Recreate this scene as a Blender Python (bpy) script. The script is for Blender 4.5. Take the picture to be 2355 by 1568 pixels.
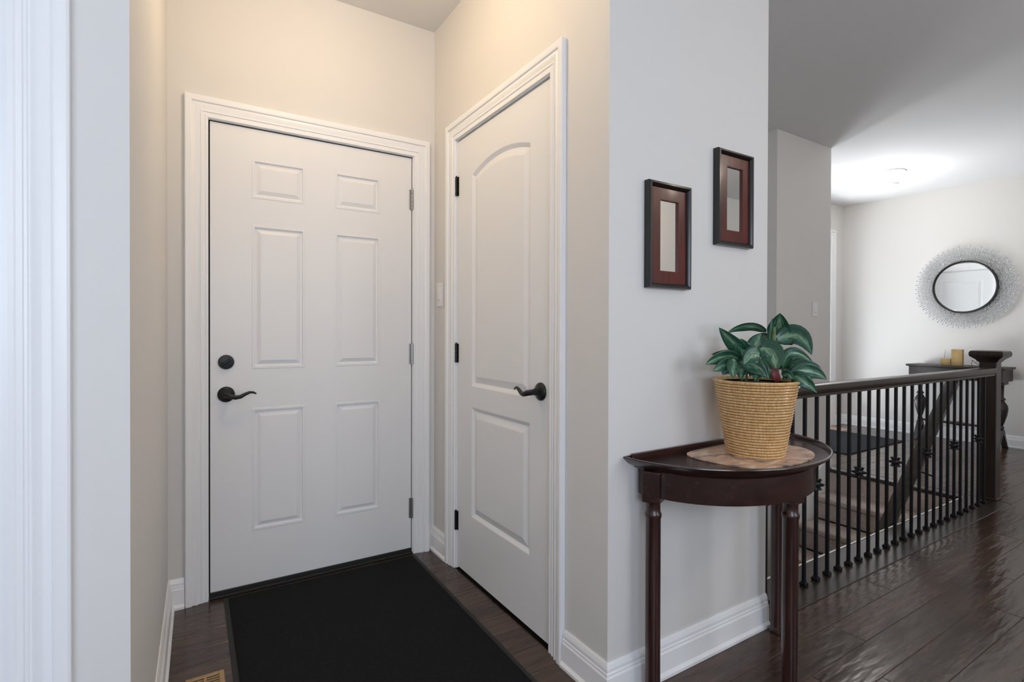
import bpy, bmesh, math, random
from mathutils import Vector, Matrix

for o in list(bpy.data.objects):
    bpy.data.objects.remove(o)
scene = bpy.context.scene
COL = scene.collection
R = math.radians
random.seed(7)

# ------------------------------------------------------------------ camera
F_PX, YAW, PITCH, ROLL, V_AX, CAM_H = 1201.07, 58.162, -.3638, .1607, 769.48, 1.1582
a = R(YAW)
fw = Vector((math.cos(a), math.sin(a), 0)); ri = Vector((math.sin(a), -math.cos(a), 0)); up = Vector((0, 0, 1))
t = R(PITCH)
fw, up = fw * math.cos(t) + up * math.sin(t), up * math.cos(t) - fw * math.sin(t)
r = R(ROLL)
ri, up = ri * math.cos(r) + up * math.sin(r), up * math.cos(r) - ri * math.sin(r)
cd = bpy.data.cameras.new('camera')
cam = bpy.data.objects.new('camera', cd)
COL.objects.link(cam)
cd.sensor_width = 36.0
cd.lens = F_PX / 2355 * 36
cd.shift_y = (V_AX - 784) / 2355
cd.clip_start = 0.02
cam.matrix_world = Matrix(((ri.x, up.x, -fw.x, 0), (ri.y, up.y, -fw.y, 0), (ri.z, up.z, -fw.z, CAM_H), (0, 0, 0, 1)))
scene.camera = cam


def px(u, v, depth):
    return Vector((0, 0, CAM_H)) + depth * (fw + (u - 1177.5) / F_PX * ri + (V_AX - v) / F_PX * up)


# ------------------------------------------------------------------ world, daylight, exposure
scene.view_settings.view_transform = 'Standard'
scene.view_settings.look = 'None'
scene.view_settings.gamma = 1.0
scene.view_settings.use_curve_mapping = False
scene.view_settings.exposure = 0.14
world = bpy.data.worlds.new('world')
scene.world = world
world.use_nodes = True
world.node_tree.nodes['Background'].inputs[0].default_value = (.62, .76, 1, 1)
world.node_tree.nodes['Background'].inputs[1].default_value = 1.0


def area(name, loc, rot, sx, sy, power, color):
    l = bpy.data.lights.new(name, 'AREA')
    l.shape = 'RECTANGLE'; l.size = sx; l.size_y = sy; l.energy = power; l.color = color
    o = bpy.data.objects.new(name, l)
    o.location = loc; o.rotation_euler = rot
    COL.objects.link(o)
    return o


# daylight arriving at the window behind the camera and at the glazed front entrance
area('daylight_hall_window', (-.45, -1.75, 1.5), (R(90), 0, 0), 2.2, 1.5, 58, (.77, .855, 1))
area('fill_side_window', (2.3, -1.75, 1.5), (R(90), 0, 0), 1.5, 1.4, 23, (.93, .95, 1))  # added fill for railing, floor and corridor wall, through an added window
area('daylight_front_door', (5.96, 3.75, 1.15), (R(-90), 0, 0), 1.7, 2.2, 3, (.86, .92, 1))
area('daylight_porch_ground', (5.95, 4.35, .10), (R(-145), 0, 0), 2.2, 1.2, 175, (.93, .97, 1))
sun = bpy.data.lights.new('sun', 'SUN')
sun.energy = 14.0; sun.angle = R(.6); sun.color = (1, .95, .86)
so = bpy.data.objects.new('sun', sun)
so.rotation_euler = Vector((.02, -.17, -1)).to_track_quat('-Z', 'Y').to_euler()
so.location = (6, 6, 6)
COL.objects.link(so)

# ------------------------------------------------------------------ materials
MATS = {}


def nt(name):
    m = bpy.data.materials.new(name)
    m.use_nodes = True
    MATS[name] = m
    t_ = m.node_tree
    return m, t_, t_.nodes['Principled BSDF']


def N(t_, kind, **kw):
    n = t_.nodes.new(kind)
    for k, v_ in kw.items():
        setattr(n, k, v_)
    return n


def setv(n, **kw):
    for k, v_ in kw.items():
        n.inputs[k.replace('_', ' ')].default_value = v_


def c4(c):
    return (c[0], c[1], c[2], 1)


def plain(name, col, rough=.5, metal=0, spec=.5, coat=0, bump=0, bscale=200, vary=0, vscale=8, stretch=(1, 1, 1), emit=None):
    m, t_, b = nt(name)
    b.inputs['Base Color'].default_value = c4(col)
    b.inputs['Roughness'].default_value = rough
    b.inputs['Metallic'].default_value = metal
    b.inputs['Specular IOR Level'].default_value = spec
    b.inputs['Coat Weight'].default_value = coat
    b.inputs['Coat Roughness'].default_value = .12
    if bump or vary:
        g = N(t_, 'ShaderNodeNewGeometry')
        mp = N(t_, 'ShaderNodeMapping')
        mp.inputs['Scale'].default_value = stretch
        t_.links.new(g.outputs['Position'], mp.inputs['Vector'])
    if bump:
        n = N(t_, 'ShaderNodeTexNoise')
        setv(n, Scale=bscale, Detail=3.0)
        bp = N(t_, 'ShaderNodeBump')
        setv(bp, Strength=bump, Distance=.002)
        t_.links.new(mp.outputs[0], n.inputs['Vector'])
        t_.links.new(n.outputs['Fac'], bp.inputs['Height'])
        t_.links.new(bp.outputs[0], b.inputs['Normal'])
    if vary:
        n = N(t_, 'ShaderNodeTexNoise')
        setv(n, Scale=vscale, Detail=4.0)
        cr = N(t_, 'ShaderNodeValToRGB')
        cr.color_ramp.elements[0].position = .3
        cr.color_ramp.elements[1].position = .7
        cr.color_ramp.elements[0].color = c4([x * (1 - vary) for x in col])
        cr.color_ramp.elements[1].color = c4([min(1, x * (1 + vary)) for x in col])
        t_.links.new(mp.outputs[0], n.inputs['Vector'])
        t_.links.new(n.outputs['Fac'], cr.inputs[0])
        t_.links.new(cr.outputs[0], b.inputs['Base Color'])
    if emit:
        b.inputs['Emission Color'].default_value = c4(emit[0])
        b.inputs['Emission Strength'].default_value = emit[1]
    return m


plain('wall_paint', (.745, .725, .695), .6, spec=.3, bump=.05, bscale=350)
plain('ceiling_paint', (.78, .775, .77), .8, spec=.2, bump=.05, bscale=250)
plain('white_trim', (.91, .91, .91), .32, spec=.45)
plain('white_door', (.84, .84, .84), .36, spec=.45, bump=.02, bscale=120)
plain('black_iron', (.012, .012, .013), .38, metal=.3, bump=.08, bscale=300)
plain('baluster_iron', (.008, .008, .011), .42, metal=.2)
plain('satin_nickel', (.45, .45, .45), .3, metal=1)
plain('rubber_black', (.012, .012, .011), .6)
plain('gap_dark', (.006, .005, .004), .9, spec=.1)
plain('dark_wood_rail', (.028, .019, .014), .30, spec=.5, coat=.25, vary=.4, vscale=14, stretch=(.3, 4, 4), bump=.05, bscale=60)
plain('newel_wood', (.022, .013, .009), .32, spec=.5, coat=.2, vary=.45, vscale=14, stretch=(4, 4, .3))
plain('mahogany', (.030, .0105, .0085), .26, spec=.5, coat=.35, vary=.4, vscale=10, stretch=(1, 4, 4))
plain('mahogany_leg', (.034, .012, .009), .28, spec=.5, coat=.3, vary=.5, vscale=16, stretch=(4, 4, .25))
plain('console_wood', (.030, .021, .019), .38, spec=.5, vary=.35, vscale=12, stretch=(3, .5, 3))
plain('frame_black', (.012, .010, .009), .30, spec=.5, coat=.2)
plain('frame_red', (.085, .012, .008), .34, spec=.4, coat=.1, vary=.45, vscale=14, stretch=(4, 4, .4))
plain('mirror_glass', (.88, .89, .89), .015, metal=1)
plain('chrome', (.62, .63, .65), .16, metal=1)
plain('carpet_stair', (.56, .475, .425), .95, spec=.1, bump=.7, bscale=420, vary=.14, vscale=60)
plain('mat_fibre', (.011, .011, .0115), .95, spec=.15, bump=.9, bscale=500, vary=.45, vscale=260)
plain('foyer_rug', (.040, .042, .046), .95, spec=.1, bump=.8, bscale=300, vary=.3, vscale=90)
plain('register_brass', (.42, .27, .13), .45, metal=.25, spec=.5)
plain('switch_white', (.84, .84, .83), .3)
plain('soil', (.028, .030, .012), .95, bump=.9, bscale=150)
plain('stem_green', (.10, .16, .05), .5, vary=.3, vscale=40)
plain('dried_red', (.13, .016, .018), .5, vary=.3, vscale=60)
plain('tan_block', (.44, .30, .12), .5, vary=.15, vscale=20)
plain('wire', (.06, .06, .06), .35, metal=.8)
plain('window_vinyl', (.82, .82, .82), .4)
plain('lamp_glass', (.9, .85, .75), .3, emit=((1, .80, .55), 6.0))
plain('lamp_glass_cool', (.9, .9, .9), .3, emit=((1, .97, .92), 9.0))
plain('lamp_metal', (.5, .48, .45), .3, metal=1)
plain('subfloor', (.02, .014, .011), .7)


def glass_mat():
    m, t_, b = nt('window_glass')
    tr = N(t_, 'ShaderNodeBsdfTransparent')
    gl = N(t_, 'ShaderNodeBsdfGlossy')
    gl.inputs['Roughness'].default_value = .02
    mx = N(t_, 'ShaderNodeMixShader')
    mx.inputs[0].default_value = .06
    t_.links.new(tr.outputs[0], mx.inputs[1]); t_.links.new(gl.outputs[0], mx.inputs[2])
    t_.links.new(mx.outputs[0], t_.nodes['Material Output'].inputs[0])


glass_mat()


def crystal_mat():
    m, t_, b = nt('crystal')
    b.inputs['Base Color'].default_value = (.74, .75, .77, 1)
    b.inputs['Roughness'].default_value = .06
    b.inputs['Metallic'].default_value = .35
    b.inputs['Specular IOR Level'].default_value = .9


crystal_mat()


def floor_mat():
    m, t_, b = nt('walnut_floor')
    g = N(t_, 'ShaderNodeNewGeometry')
    oi = N(t_, 'ShaderNodeObjectInfo')
    mp = N(t_, 'ShaderNodeMapping')
    mp.inputs['Scale'].default_value = (1.2, 12, 1)
    sh = N(t_, 'ShaderNodeVectorMath', operation='MULTIPLY')
    cmb = N(t_, 'ShaderNodeCombineXYZ')
    for i in range(3):
        t_.links.new(oi.outputs['Random'], cmb.inputs[i])
    sh.inputs[1].default_value = (37, 11, 53)
    t_.links.new(cmb.outputs[0], sh.inputs[0])
    ad = N(t_, 'ShaderNodeVectorMath', operation='ADD')
    t_.links.new(g.outputs['Position'], ad.inputs[0]); t_.links.new(sh.outputs[0], ad.inputs[1])
    t_.links.new(ad.outputs[0], mp.inputs['Vector'])
    n = N(t_, 'ShaderNodeTexNoise')
    setv(n, Scale=3.0, Detail=7.0, Roughness=.6, Distortion=.8)
    t_.links.new(mp.outputs[0], n.inputs['Vector'])
    cr = N(t_, 'ShaderNodeValToRGB')
    e = cr.color_ramp.elements
    e[0].position = .28; e[0].color = (.034, .019, .0135, 1)
    e[1].position = .75; e[1].color = (.105, .063, .042, 1)
    k = cr.color_ramp.elements.new(.5); k.color = (.064, .038, .027, 1)
    t_.links.new(n.outputs['Fac'], cr.inputs[0])
    hsv = N(t_, 'ShaderNodeHueSaturation')
    mr = N(t_, 'ShaderNodeMapRange')
    setv(mr, To_Min=.84, To_Max=1.2)
    t_.links.new(oi.outputs['Random'], mr.inputs['Value'])
    t_.links.new(mr.outputs[0], hsv.inputs['Value'])
    t_.links.new(cr.outputs[0], hsv.inputs['Color'])
    t_.links.new(hsv.outputs[0], b.inputs['Base Color'])
    # hand-scraped relief: shallow scallops along the board
    mp2 = N(t_, 'ShaderNodeMapping')
    mp2.inputs['Scale'].default_value = (3.2, 16, 1)
    t_.links.new(ad.outputs[0], mp2.inputs['Vector'])
    n2 = N(t_, 'ShaderNodeTexNoise')
    setv(n2, Scale=1.6, Detail=2.0)
    t_.links.new(mp2.outputs[0], n2.inputs['Vector'])
    bp = N(t_, 'ShaderNodeBump')
    setv(bp, Strength=.38, Distance=.006)
    t_.links.new(n2.outputs['Fac'], bp.inputs['Height'])
    t_.links.new(bp.outputs[0], b.inputs['Normal'])
    b.inputs['Roughness'].default_value = .19
    b.inputs['Specular IOR Level'].default_value = .55


floor_mat()


def leaf_mat():
    m, t_, b = nt('leaf')
    uv = N(t_, 'ShaderNodeUVMap')
    sep = N(t_, 'ShaderNodeSeparateXYZ')
    t_.links.new(uv.outputs[0], sep.inputs[0])
    # distance from the midrib 0..1
    s = N(t_, 'ShaderNodeMath', operation='SUBTRACT'); s.inputs[1].default_value = .5
    ab = N(t_, 'ShaderNodeMath', operation='ABSOLUTE')
    mu = N(t_, 'ShaderNodeMath', operation='MULTIPLY'); mu.inputs[1].default_value = 2
    t_.links.new(sep.outputs[0], s.inputs[0]); t_.links.new(s.outputs[0], ab.inputs[0]); t_.links.new(ab.outputs[0], mu.inputs[0])
    oi = N(t_, 'ShaderNodeObjectInfo')
    mp = N(t_, 'ShaderNodeMapping')
    mp.inputs['Scale'].default_value = (9, 2.2, 1)
    mp.inputs['Rotation'].default_value = (0, 0, .25)
    cmb = N(t_, 'ShaderNodeCombineXYZ')
    t_.links.new(oi.outputs['Random'], cmb.inputs[0]); t_.links.new(oi.outputs['Random'], cmb.inputs[1])
    sc = N(t_, 'ShaderNodeVectorMath', operation='SCALE'); sc.inputs['Scale'].default_value = 40
    t_.links.new(cmb.outputs[0], sc.inputs[0])
    t_.links.new(sc.outputs[0], mp.inputs['Location'])
    t_.links.new(uv.outputs[0], mp.inputs['Vector'])
    n = N(t_, 'ShaderNodeTexNoise'); setv(n, Scale=1.6, Detail=5.0, Roughness=.65)
    t_.links.new(mp.outputs[0], n.inputs['Vector'])
    ns = N(t_, 'ShaderNodeMath', operation='MULTIPLY_ADD'); ns.inputs[1].default_value = 2.4; ns.inputs[2].default_value = -1.1
    t_.links.new(n.outputs['Fac'], ns.inputs[0])
    add = N(t_, 'ShaderNodeMath', operation='ADD')
    t_.links.new(mu.outputs[0], add.inputs[0]); t_.links.new(ns.outputs[0], add.inputs[1])
    cr = N(t_, 'ShaderNodeValToRGB')
    e = cr.color_ramp.elements
    e[0].position = 0; e[0].color = (.26, .38, .21, 1)
    e[1].position = .62; e[1].color = (.019, .078, .046, 1)
    k = e.new(.24); k.color = (.12, .24, .15, 1)
    k = e.new(.42); k.color = (.040, .135, .085, 1)
    t_.links.new(add.outputs[0], cr.inputs[0])
    t_.links.new(cr.outputs[0], b.inputs['Base Color'])
    b.inputs['Roughness'].default_value = .28
    b.inputs['Specular IOR Level'].default_value = .55


leaf_mat()


def bamboo_mat():
    m, t_, b = nt('bamboo')
    uv = N(t_, 'ShaderNodeUVMap')
    oi = N(t_, 'ShaderNodeObjectInfo')
    sep = N(t_, 'ShaderNodeSeparateXYZ')
    t_.links.new(uv.outputs[0], sep.inputs[0])
    cmb = N(t_, 'ShaderNodeCombineXYZ')
    t_.links.new(sep.outputs[0], cmb.inputs[0]); t_.links.new(oi.outputs['Random'], cmb.inputs[1])
    mp = N(t_, 'ShaderNodeMapping'); mp.inputs['Scale'].default_value = (46, 30, 1)
    t_.links.new(cmb.outputs[0], mp.inputs['Vector'])
    n = N(t_, 'ShaderNodeTexNoise'); setv(n, Scale=1.0, Detail=3.0)
    t_.links.new(mp.outputs[0], n.inputs['Vector'])
    cr = N(t_, 'ShaderNodeValToRGB')
    e = cr.color_ramp.elements
    e[0].position = .3; e[0].color = (.66, .37, .135, 1)
    e[1].position = .72; e[1].color = (.88, .58, .28, 1)
    t_.links.new(n.outputs['Fac'], cr.inputs[0])
    # fine upright splits
    vo = N(t_, 'ShaderNodeTexVoronoi', voronoi_dimensions='1D', feature='DISTANCE_TO_EDGE')
    vo.inputs['Scale'].default_value = 62
    ofs = N(t_, 'ShaderNodeMath', operation='ADD')
    sn = N(t_, 'ShaderNodeMath', operation='SNAP'); sn.inputs[1].default_value = .25
    t_.links.new(oi.outputs['Random'], sn.inputs[0])
    t_.links.new(sep.outputs[0], ofs.inputs[0]); t_.links.new(sn.outputs[0], ofs.inputs[1])
    t_.links.new(ofs.outputs[0], vo.inputs['W'])
    gt = N(t_, 'ShaderNodeMath', operation='GREATER_THAN'); gt.inputs[1].default_value = .035
    t_.links.new(vo.outputs['Distance'], gt.inputs[0])
    mx = N(t_, 'ShaderNodeMix', data_type='RGBA')
    mx.inputs['A'].default_value = (.33, .17, .06, 1)
    t_.links.new(gt.outputs[0], mx.inputs['Factor'])
    t_.links.new(cr.outputs[0], mx.inputs['B'])
    t_.links.new(mx.outputs['Result'], b.inputs['Base Color'])
    b.inputs['Roughness'].default_value = .35
    b.inputs['Coat Weight'].default_value = .15


bamboo_mat()


def placemat_mat():
    m, t_, b = nt('placemat_print')
    g = N(t_, 'ShaderNodeNewGeometry')
    mp = N(t_, 'ShaderNodeMapping')
    mp.inputs['Rotation'].default_value = (0, 0, .5)
    mp.inputs['Scale'].default_value = (5, 12, 1)
    t_.links.new(g.outputs['Position'], mp.inputs['Vector'])
    n = N(t_, 'ShaderNodeTexNoise'); setv(n, Scale=1.5, Detail=4.0, Distortion=1.8)
    t_.links.new(mp.outputs[0], n.inputs['Vector'])
    cr = N(t_, 'ShaderNodeValToRGB')
    e = cr.color_ramp.elements
    e[0].position = .30; e[0].color = (.11, .125, .125, 1)
    e[1].position = .72; e[1].color = (.82, .74, .55, 1)
    k = e.new(.40); k.color = (.36, .27, .22, 1)
    k = e.new(.47); k.color = (.60, .38, .27, 1)
    k = e.new(.58); k.color = (.68, .46, .32, 1)
    t_.links.new(n.outputs['Fac'], cr.inputs[0])
    t_.links.new(cr.outputs[0], b.inputs['Base Color'])
    b.inputs['Roughness'].default_value = .4


placemat_mat()

# ------------------------------------------------------------------ mesh helpers
ORG = {}


class MB:
    def __init__(s):
        s.v = []; s.f = []; s.uv = {}

    def add(s, vs, fs):
        k = len(s.v)
        s.v += [Vector(p) for p in vs]
        s.f += [tuple(i + k for i in q) for q in fs]
        return k

    def box(s, x0, y0, z0, x1, y1, z1):
        s.add([(x0, y0, z0), (x1, y0, z0), (x1, y1, z0), (x0, y1, z0), (x0, y0, z1), (x1, y0, z1), (x1, y1, z1), (x0, y1, z1)],
              [(0, 3, 2, 1), (4, 5, 6, 7), (0, 1, 5, 4), (1, 2, 6, 5), (2, 3, 7, 6), (3, 0, 4, 7)])
        return s

    def prism(s, pts, plane, a0, a1):
        n = len(pts)

        def w(p, q):
            return {'xy': (p[0], p[1], q), 'xz': (p[0], q, p[1]), 'yz': (q, p[0], p[1])}[plane]
        s.add([w(p, a0) for p in pts] + [w(p, a1) for p in pts],
              [tuple(range(n)), tuple(range(2 * n - 1, n - 1, -1))] + [(i, (i + 1) % n, n + (i + 1) % n, n + i) for i in range(n)])
        return s

    def lathe(s, prof, c, n=20, axis='z', closed=True, uv=False):
        """prof: (radius, height) list; revolved round an axis through c"""
        m = len(prof); vs = []
        for i in range(n):
            an = 2 * math.pi * i / n
            ca, sa = math.cos(an), math.sin(an)
            for (rr, h) in prof:
                if axis == 'z': p = (rr * ca, rr * sa, h)
                elif axis == 'y': p = (rr * ca, h, rr * sa)
                else: p = (h, rr * ca, rr * sa)
                vs.append((c[0] + p[0], c[1] + p[1], c[2] + p[2]))
        fs = []
        for i in range(n):
            j = (i + 1) % n
            for k in range(m - 1):
                fs.append((i * m + k, j * m + k, j * m + k + 1, i * m + k + 1))
        if closed:
            fs.append(tuple(i * m for i in range(n)))
            fs.append(tuple(i * m + m - 1 for i in reversed(range(n))))
        s.add(vs, fs)
        return s

    def tube(s, pts, rad, n=8, cap=True, sy=1.0):
        pts = [Vector(p) for p in pts]
        rads = rad if isinstance(rad, (list, tuple)) else [rad] * len(pts)
        tg = [(pts[min(i + 1, len(pts) - 1)] - pts[max(i - 1, 0)]).normalized() for i in range(len(pts))]
        ref = Vector((0, 0, 1)) if abs(tg[0].z) < .9 else Vector((1, 0, 0))
        nn = (ref - tg[0] * ref.dot(tg[0])).normalized()
        vs = []
        for i, p in enumerate(pts):
            nn = (nn - tg[i] * nn.dot(tg[i])).normalized()
            bb = tg[i].cross(nn)
            for k in range(n):
                an = 2 * math.pi * k / n
                vs.append(p + rads[i] * (math.cos(an) * nn * sy + math.sin(an) * bb))
        fs = [(i * n + k, i * n + (k + 1) % n, (i + 1) * n + (k + 1) % n, (i + 1) * n + k) for i in range(len(pts) - 1) for k in range(n)]
        if cap:
            fs.append(tuple(range(n - 1, -1, -1)))
            fs.append(tuple(range((len(pts) - 1) * n, len(pts) * n)))
        s.add(vs, fs)
        return s

    def sweep(s, prof, path):
        """prof: (offset to the right-hand side of the path, z) closed polygon; path: list of (x, y), mitred"""
        P = [Vector(p) for p in path]; n = len(prof); vs = []
        for i, p in enumerate(P):
            d0 = (P[i] - P[i - 1]).normalized() if i else None
            d1 = (P[i + 1] - P[i]).normalized() if i < len(P) - 1 else None
            n0 = Vector((d0.y, -d0.x)) if d0 else None
            n1 = Vector((d1.y, -d1.x)) if d1 else None
            if n0 and n1:
                mt = (n0 + n1); mt = mt / mt.length_squared * 2
            else:
                mt = n0 or n1
            for (o, z) in prof:
                q = p + mt * o
                vs.append((q.x, q.y, z))
        fs = [(i * n + k, i * n + (k + 1) % n, (i + 1) * n + (k + 1) % n, (i + 1) * n + k) for i in range(len(P) - 1) for k in range(n)]
        fs += [tuple(range(n)), tuple(range(len(P) * n - 1, (len(P) - 1) * n - 1, -1))]
        s.add(vs, fs)
        return s

    def rings(s, outline, steps, back, W):
        """raised panel: outline(inset) -> list of (a, z); steps (inset, depth towards viewer); W maps (a, z, d) to world"""
        loops = [(outline(0), -back)] + [(outline(i), d) for i, d in steps]
        n = len(loops[0][0]); vs = []
        for pts, d in loops:
            vs += [W(p[0], p[1], d) for p in pts]
        fs = [tuple(range(n))]
        for L in range(len(loops) - 1):
            for k in range(n):
                fs.append((L * n + k, L * n + (k + 1) % n, (L + 1) * n + (k + 1) % n, (L + 1) * n + k))
        L = len(loops) - 1
        fs.append(tuple(range((L + 1) * n - 1, L * n - 1, -1)))
        s.add(vs, fs)
        return s

    def build(s, name, mat, parent=None, smooth=None, bevel=0, seg=2, loc=None, recalc=True):
        org = Vector((0, 0, 0))
        if parent is not None: org = ORG.get(parent, org)
        if loc is not None: org = Vector(loc)
        me = bpy.data.meshes.new(name)
        me.from_pydata([tuple(p - org) for p in s.v], [], s.f)
        if recalc:
            bm = bmesh.new(); bm.from_mesh(me)
            bmesh.ops.recalc_face_normals(bm, faces=bm.faces)
            bm.to_mesh(me); bm.free()
        if s.uv:
            l = me.uv_layers.new(name='UVMap')
            for lp in me.loops:
                l.data[lp.index].uv = s.uv[lp.vertex_index]
        if smooth is not None:
            for p in me.polygons: p.use_smooth = True
            me.set_sharp_from_angle(angle=R(smooth))
        me.materials.append(MATS[mat])
        o = bpy.data.objects.new(name, me)
        COL.objects.link(o)
        if parent is not None:
            o.parent = parent
        elif loc is not None:
            o.location = loc
        ORG[o] = org
        if bevel:
            b = o.modifiers.new('bevel', 'BEVEL'); b.width = bevel; b.segments = seg; b.limit_method = 'ANGLE'; b.angle_limit = R(40)
        return o


def empty(name, loc):
    o = bpy.data.objects.new(name, None)
    o.location = loc; o.empty_display_size = .1
    COL.objects.link(o)
    ORG[o] = Vector(loc)
    return o


def tag(o, label, cat=None, group=None, kind=None):
    o['label'] = label
    if cat: o['category'] = cat
    if group: o['group'] = group
    if kind: o['kind'] = kind
    return o


def struct(o, label, cat):
    return tag(o, label, cat, kind='structure')


def lab(o, label):
    o['label'] = label
    return o


# ------------------------------------------------------------------ room dimensions (metres)
HC = 2.74                     # ceiling height
YA, XB, YC = 2.58, 1.114, 1.2234   # door wall, closet door wall, corridor wall
XC = 1.946                    # end of the corridor wall
XF0, XF1, YF = 3.904, 4.70, 2.3764   # wall beside the stairs
XG, YFR, YBK, XL = 7.064, 3.416, -1.47, -1.8
XLAND, YST = 4.66, 1.43       # top step edge, near side of the stairwell

# floors ------------------------------------------------------------------
m = MB()
m.box(XL, YBK, -.25, XG, 1.21, -.0135)
m.box(-.10, 1.21, -.25, XB, YA + .12, -.0135)
m.box(XLAND, 1.21, -.25, XG, YFR, -.0135)
floor = struct(m.build('floor', 'subfloor'), 'dark hand-scraped walnut plank floor of the hall', 'floor')
plank_cache = {}


def plank(x0, x1, y0, y1):
    key = (round(x1 - x0, 3), round(y1 - y0, 3))
    if key not in plank_cache:
        L, W_ = key; g = .0004; c = .0016; d = .0012
        me = bpy.data.meshes.new('plank')
        v_ = [(g, g, -.013), (L - g, g, -.013), (L - g, W_ - g, -.013), (g, W_ - g, -.013),
              (g, g, -d), (L - g, g, -d), (L - g, W_ - g, -d), (g, W_ - g, -d),
              (g + c, g + c, 0), (L - g - c, g + c, 0), (L - g - c, W_ - g - c, 0), (g + c, W_ - g - c, 0)]
        f_ = [(0, 1, 5, 4), (1, 2, 6, 5), (2, 3, 7, 6), (3, 0, 4, 7), (4, 5, 9, 8), (5, 6, 10, 9), (6, 7, 11, 10), (7, 4, 8, 11), (8, 9, 10, 11)]
        me.from_pydata(v_, [], f_)
        me.materials.append(MATS['walnut_floor'])
        plank_cache[key] = me
    o = bpy.data.objects.new('plank', plank_cache[key])
    o.location = (x0, y0, 0); o.parent = floor
    COL.objects.link(o)


def lay(x0, x1, y0, y1, w=.127):
    n = max(1, round((y1 - y0) / w)); w = (y1 - y0) / n
    for k in range(n):
        x = x0; first = True
        while x < x1 - 1e-4:
            L = random.choice((.9, 1.2, 1.5, 1.8))
            if first: L *= random.choice((.4, .65, .85, 1)); first = False
            e_ = x + L
            if x1 - e_ < .3: e_ = x1
            plank(x, e_, y0 + k * w, y0 + (k + 1) * w)
            x = e_


lay(XL, XG, YBK, 1.21)
lay(-.09, XB, 1.21, YA)
lay(XLAND + .075, XG, 1.21, YFR)

# ceiling and walls --------------------------------------------------------
struct(MB().box(XL - .12, YBK - .12, HC, XG + .12, YFR + .12, HC + .15).build('ceiling', 'ceiling_paint'), 'flat white ceiling over hall and alcove', 'ceiling')


def wall(name, boxes, label):
    mb = MB()
    for b in boxes: mb.box(*b)
    return struct(mb.build(name, 'wall_paint'), label, 'wall')


DA0, DA1, DAT = .0815, .9896, 2.056      # six-panel door leaf
DB0, DB1, DBT = 1.533, 2.306, 2.078      # arched-panel door leaf
wall('wall_back', [(-.30, YA, 0, DA0 - .02, YA + .12, HC), (DA1 + .02, YA, 0, XB + .112, YA + .12, HC), (DA0 - .02, YA, DAT + .02, DA1 + .02, YA + .12, HC)],
     'warm lit alcove wall around the six-panel door')
wall('wall_closet_side', [(XB, YC, 0, XB + .112, DB0 - .02, HC), (XB, DB1 + .02, 0, XB + .112, YA, HC), (XB, DB0 - .02, DBT + .02, XB + .112, DB1 + .02, HC)],
     'alcove side wall holding the arched-panel closet door')
wall('wall_closet_front', [(XB + .112, YC, 0, XC, YC + .112, HC)], 'pale corridor wall carrying the two small framed mirrors')
wall('wall_closet_stair', [(XC - .10, YC + .112, -.25, XC, 2.46, HC)], 'closet wall facing the stairwell')
wall('wall_closet_back', [(XB + .112, 2.46, 0, XC, 2.58, HC)], 'back wall inside the closet')
wall('wall_stair', [(.5, 2.46, -2.6, XC, 2.58, -.26), (XC, 2.46, -2.6, XF0, 2.58, HC)], 'grey wall behind the stairwell')
wall('wall_stair_front', [(XF0, YF, -2.6, XF1 - .10, YF + .10, HC), (XF1 - .10, YF, -2.6, XF1, 2.58, HC), (XF1 - .10, 3.31, 0, XF1, YFR, HC), (XF1 - .10, 2.58, 2.06, XF1, 3.31, HC)],
     'grey stairwell wall with a light switch')
wall('wall_stair_near', [(.5, 1.30, -2.6, XLAND, YST, -.035)], 'lower stairwell wall under the railing')
wall('wall_stair_end', [(.38, 1.30, -2.6, .5, 2.58, -.25)], 'far end wall of the lower stairs')
wall('wall_landing', [(XLAND, YST, -2.6, XLAND + .1, YF, -.25)], 'wall under the top landing')
wall('wall_foyer_closet', [(XF0, YF + .10, 0, XF0 + .10, YFR, HC)], 'back wall inside the foyer closet')
wall('wall_front', [(XF0, YFR, 0, 5.14, YFR + .12, HC), (6.76, YFR, 0, XG, YFR + .12, HC), (5.14, YFR, 2.345, 6.76, YFR + .12, HC)], 'front entrance wall of the foyer')
wall('wall_far', [(XG, YBK - .12, 0, XG + .12, YFR + .12, HC)], 'pale far foyer wall behind the sunburst mirror')
WX0, WX1, WZ0, WZ1 = -1.5, .6, .85, 2.2
VX0, VX1 = 1.6, 3.0
wall('wall_behind', [(XL, YBK - .12, 0, WX0, YBK, HC), (WX1, YBK - .12, 0, VX0, YBK, HC), (VX1, YBK - .12, 0, XG, YBK, HC),
                     (WX0, YBK - .12, 0, WX1, YBK, WZ0), (WX0, YBK - .12, WZ1, WX1, YBK, HC), (VX0, YBK - .12, 0, VX1, YBK, WZ0), (VX0, YBK - .12, WZ1, VX1, YBK, HC)],
     'hall wall with windows opposite the alcove')
wall('wall_left', [(XL - .12, YBK - .12, 0, XL, YC + .112, HC)], 'end wall of the hall')
EJ0, EJ1 = -1.10, -.262      # side doorway opening
m = MB().prism([(EJ1, YC), (-.093, YC), (-.0713, YA), (-.20, YA), (-.20, YC + .112), (EJ1, YC + .112)], 'xy', 0, HC)
m.box(EJ0, YC, 2.075, EJ1, YC + .112, HC); m.box(XL, YC, 0, EJ0, YC + .112, HC)
struct(m.build('wall_alcove_left', 'wall_paint'), 'alcove side wall beside the near white door casing', 'wall')
struct(MB().box(.38, 1.30, -2.75, XLAND + .1, 2.58, -2.6).build('floor_lower', 'carpet_stair'), 'beige carpet at the foot of the stairs', 'floor')
struct(MB().box(.38, 1.43, -.25, XC, 2.46, -.02).build('floor_closet', 'subfloor'), 'dark floor inside the closet', 'floor')

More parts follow.
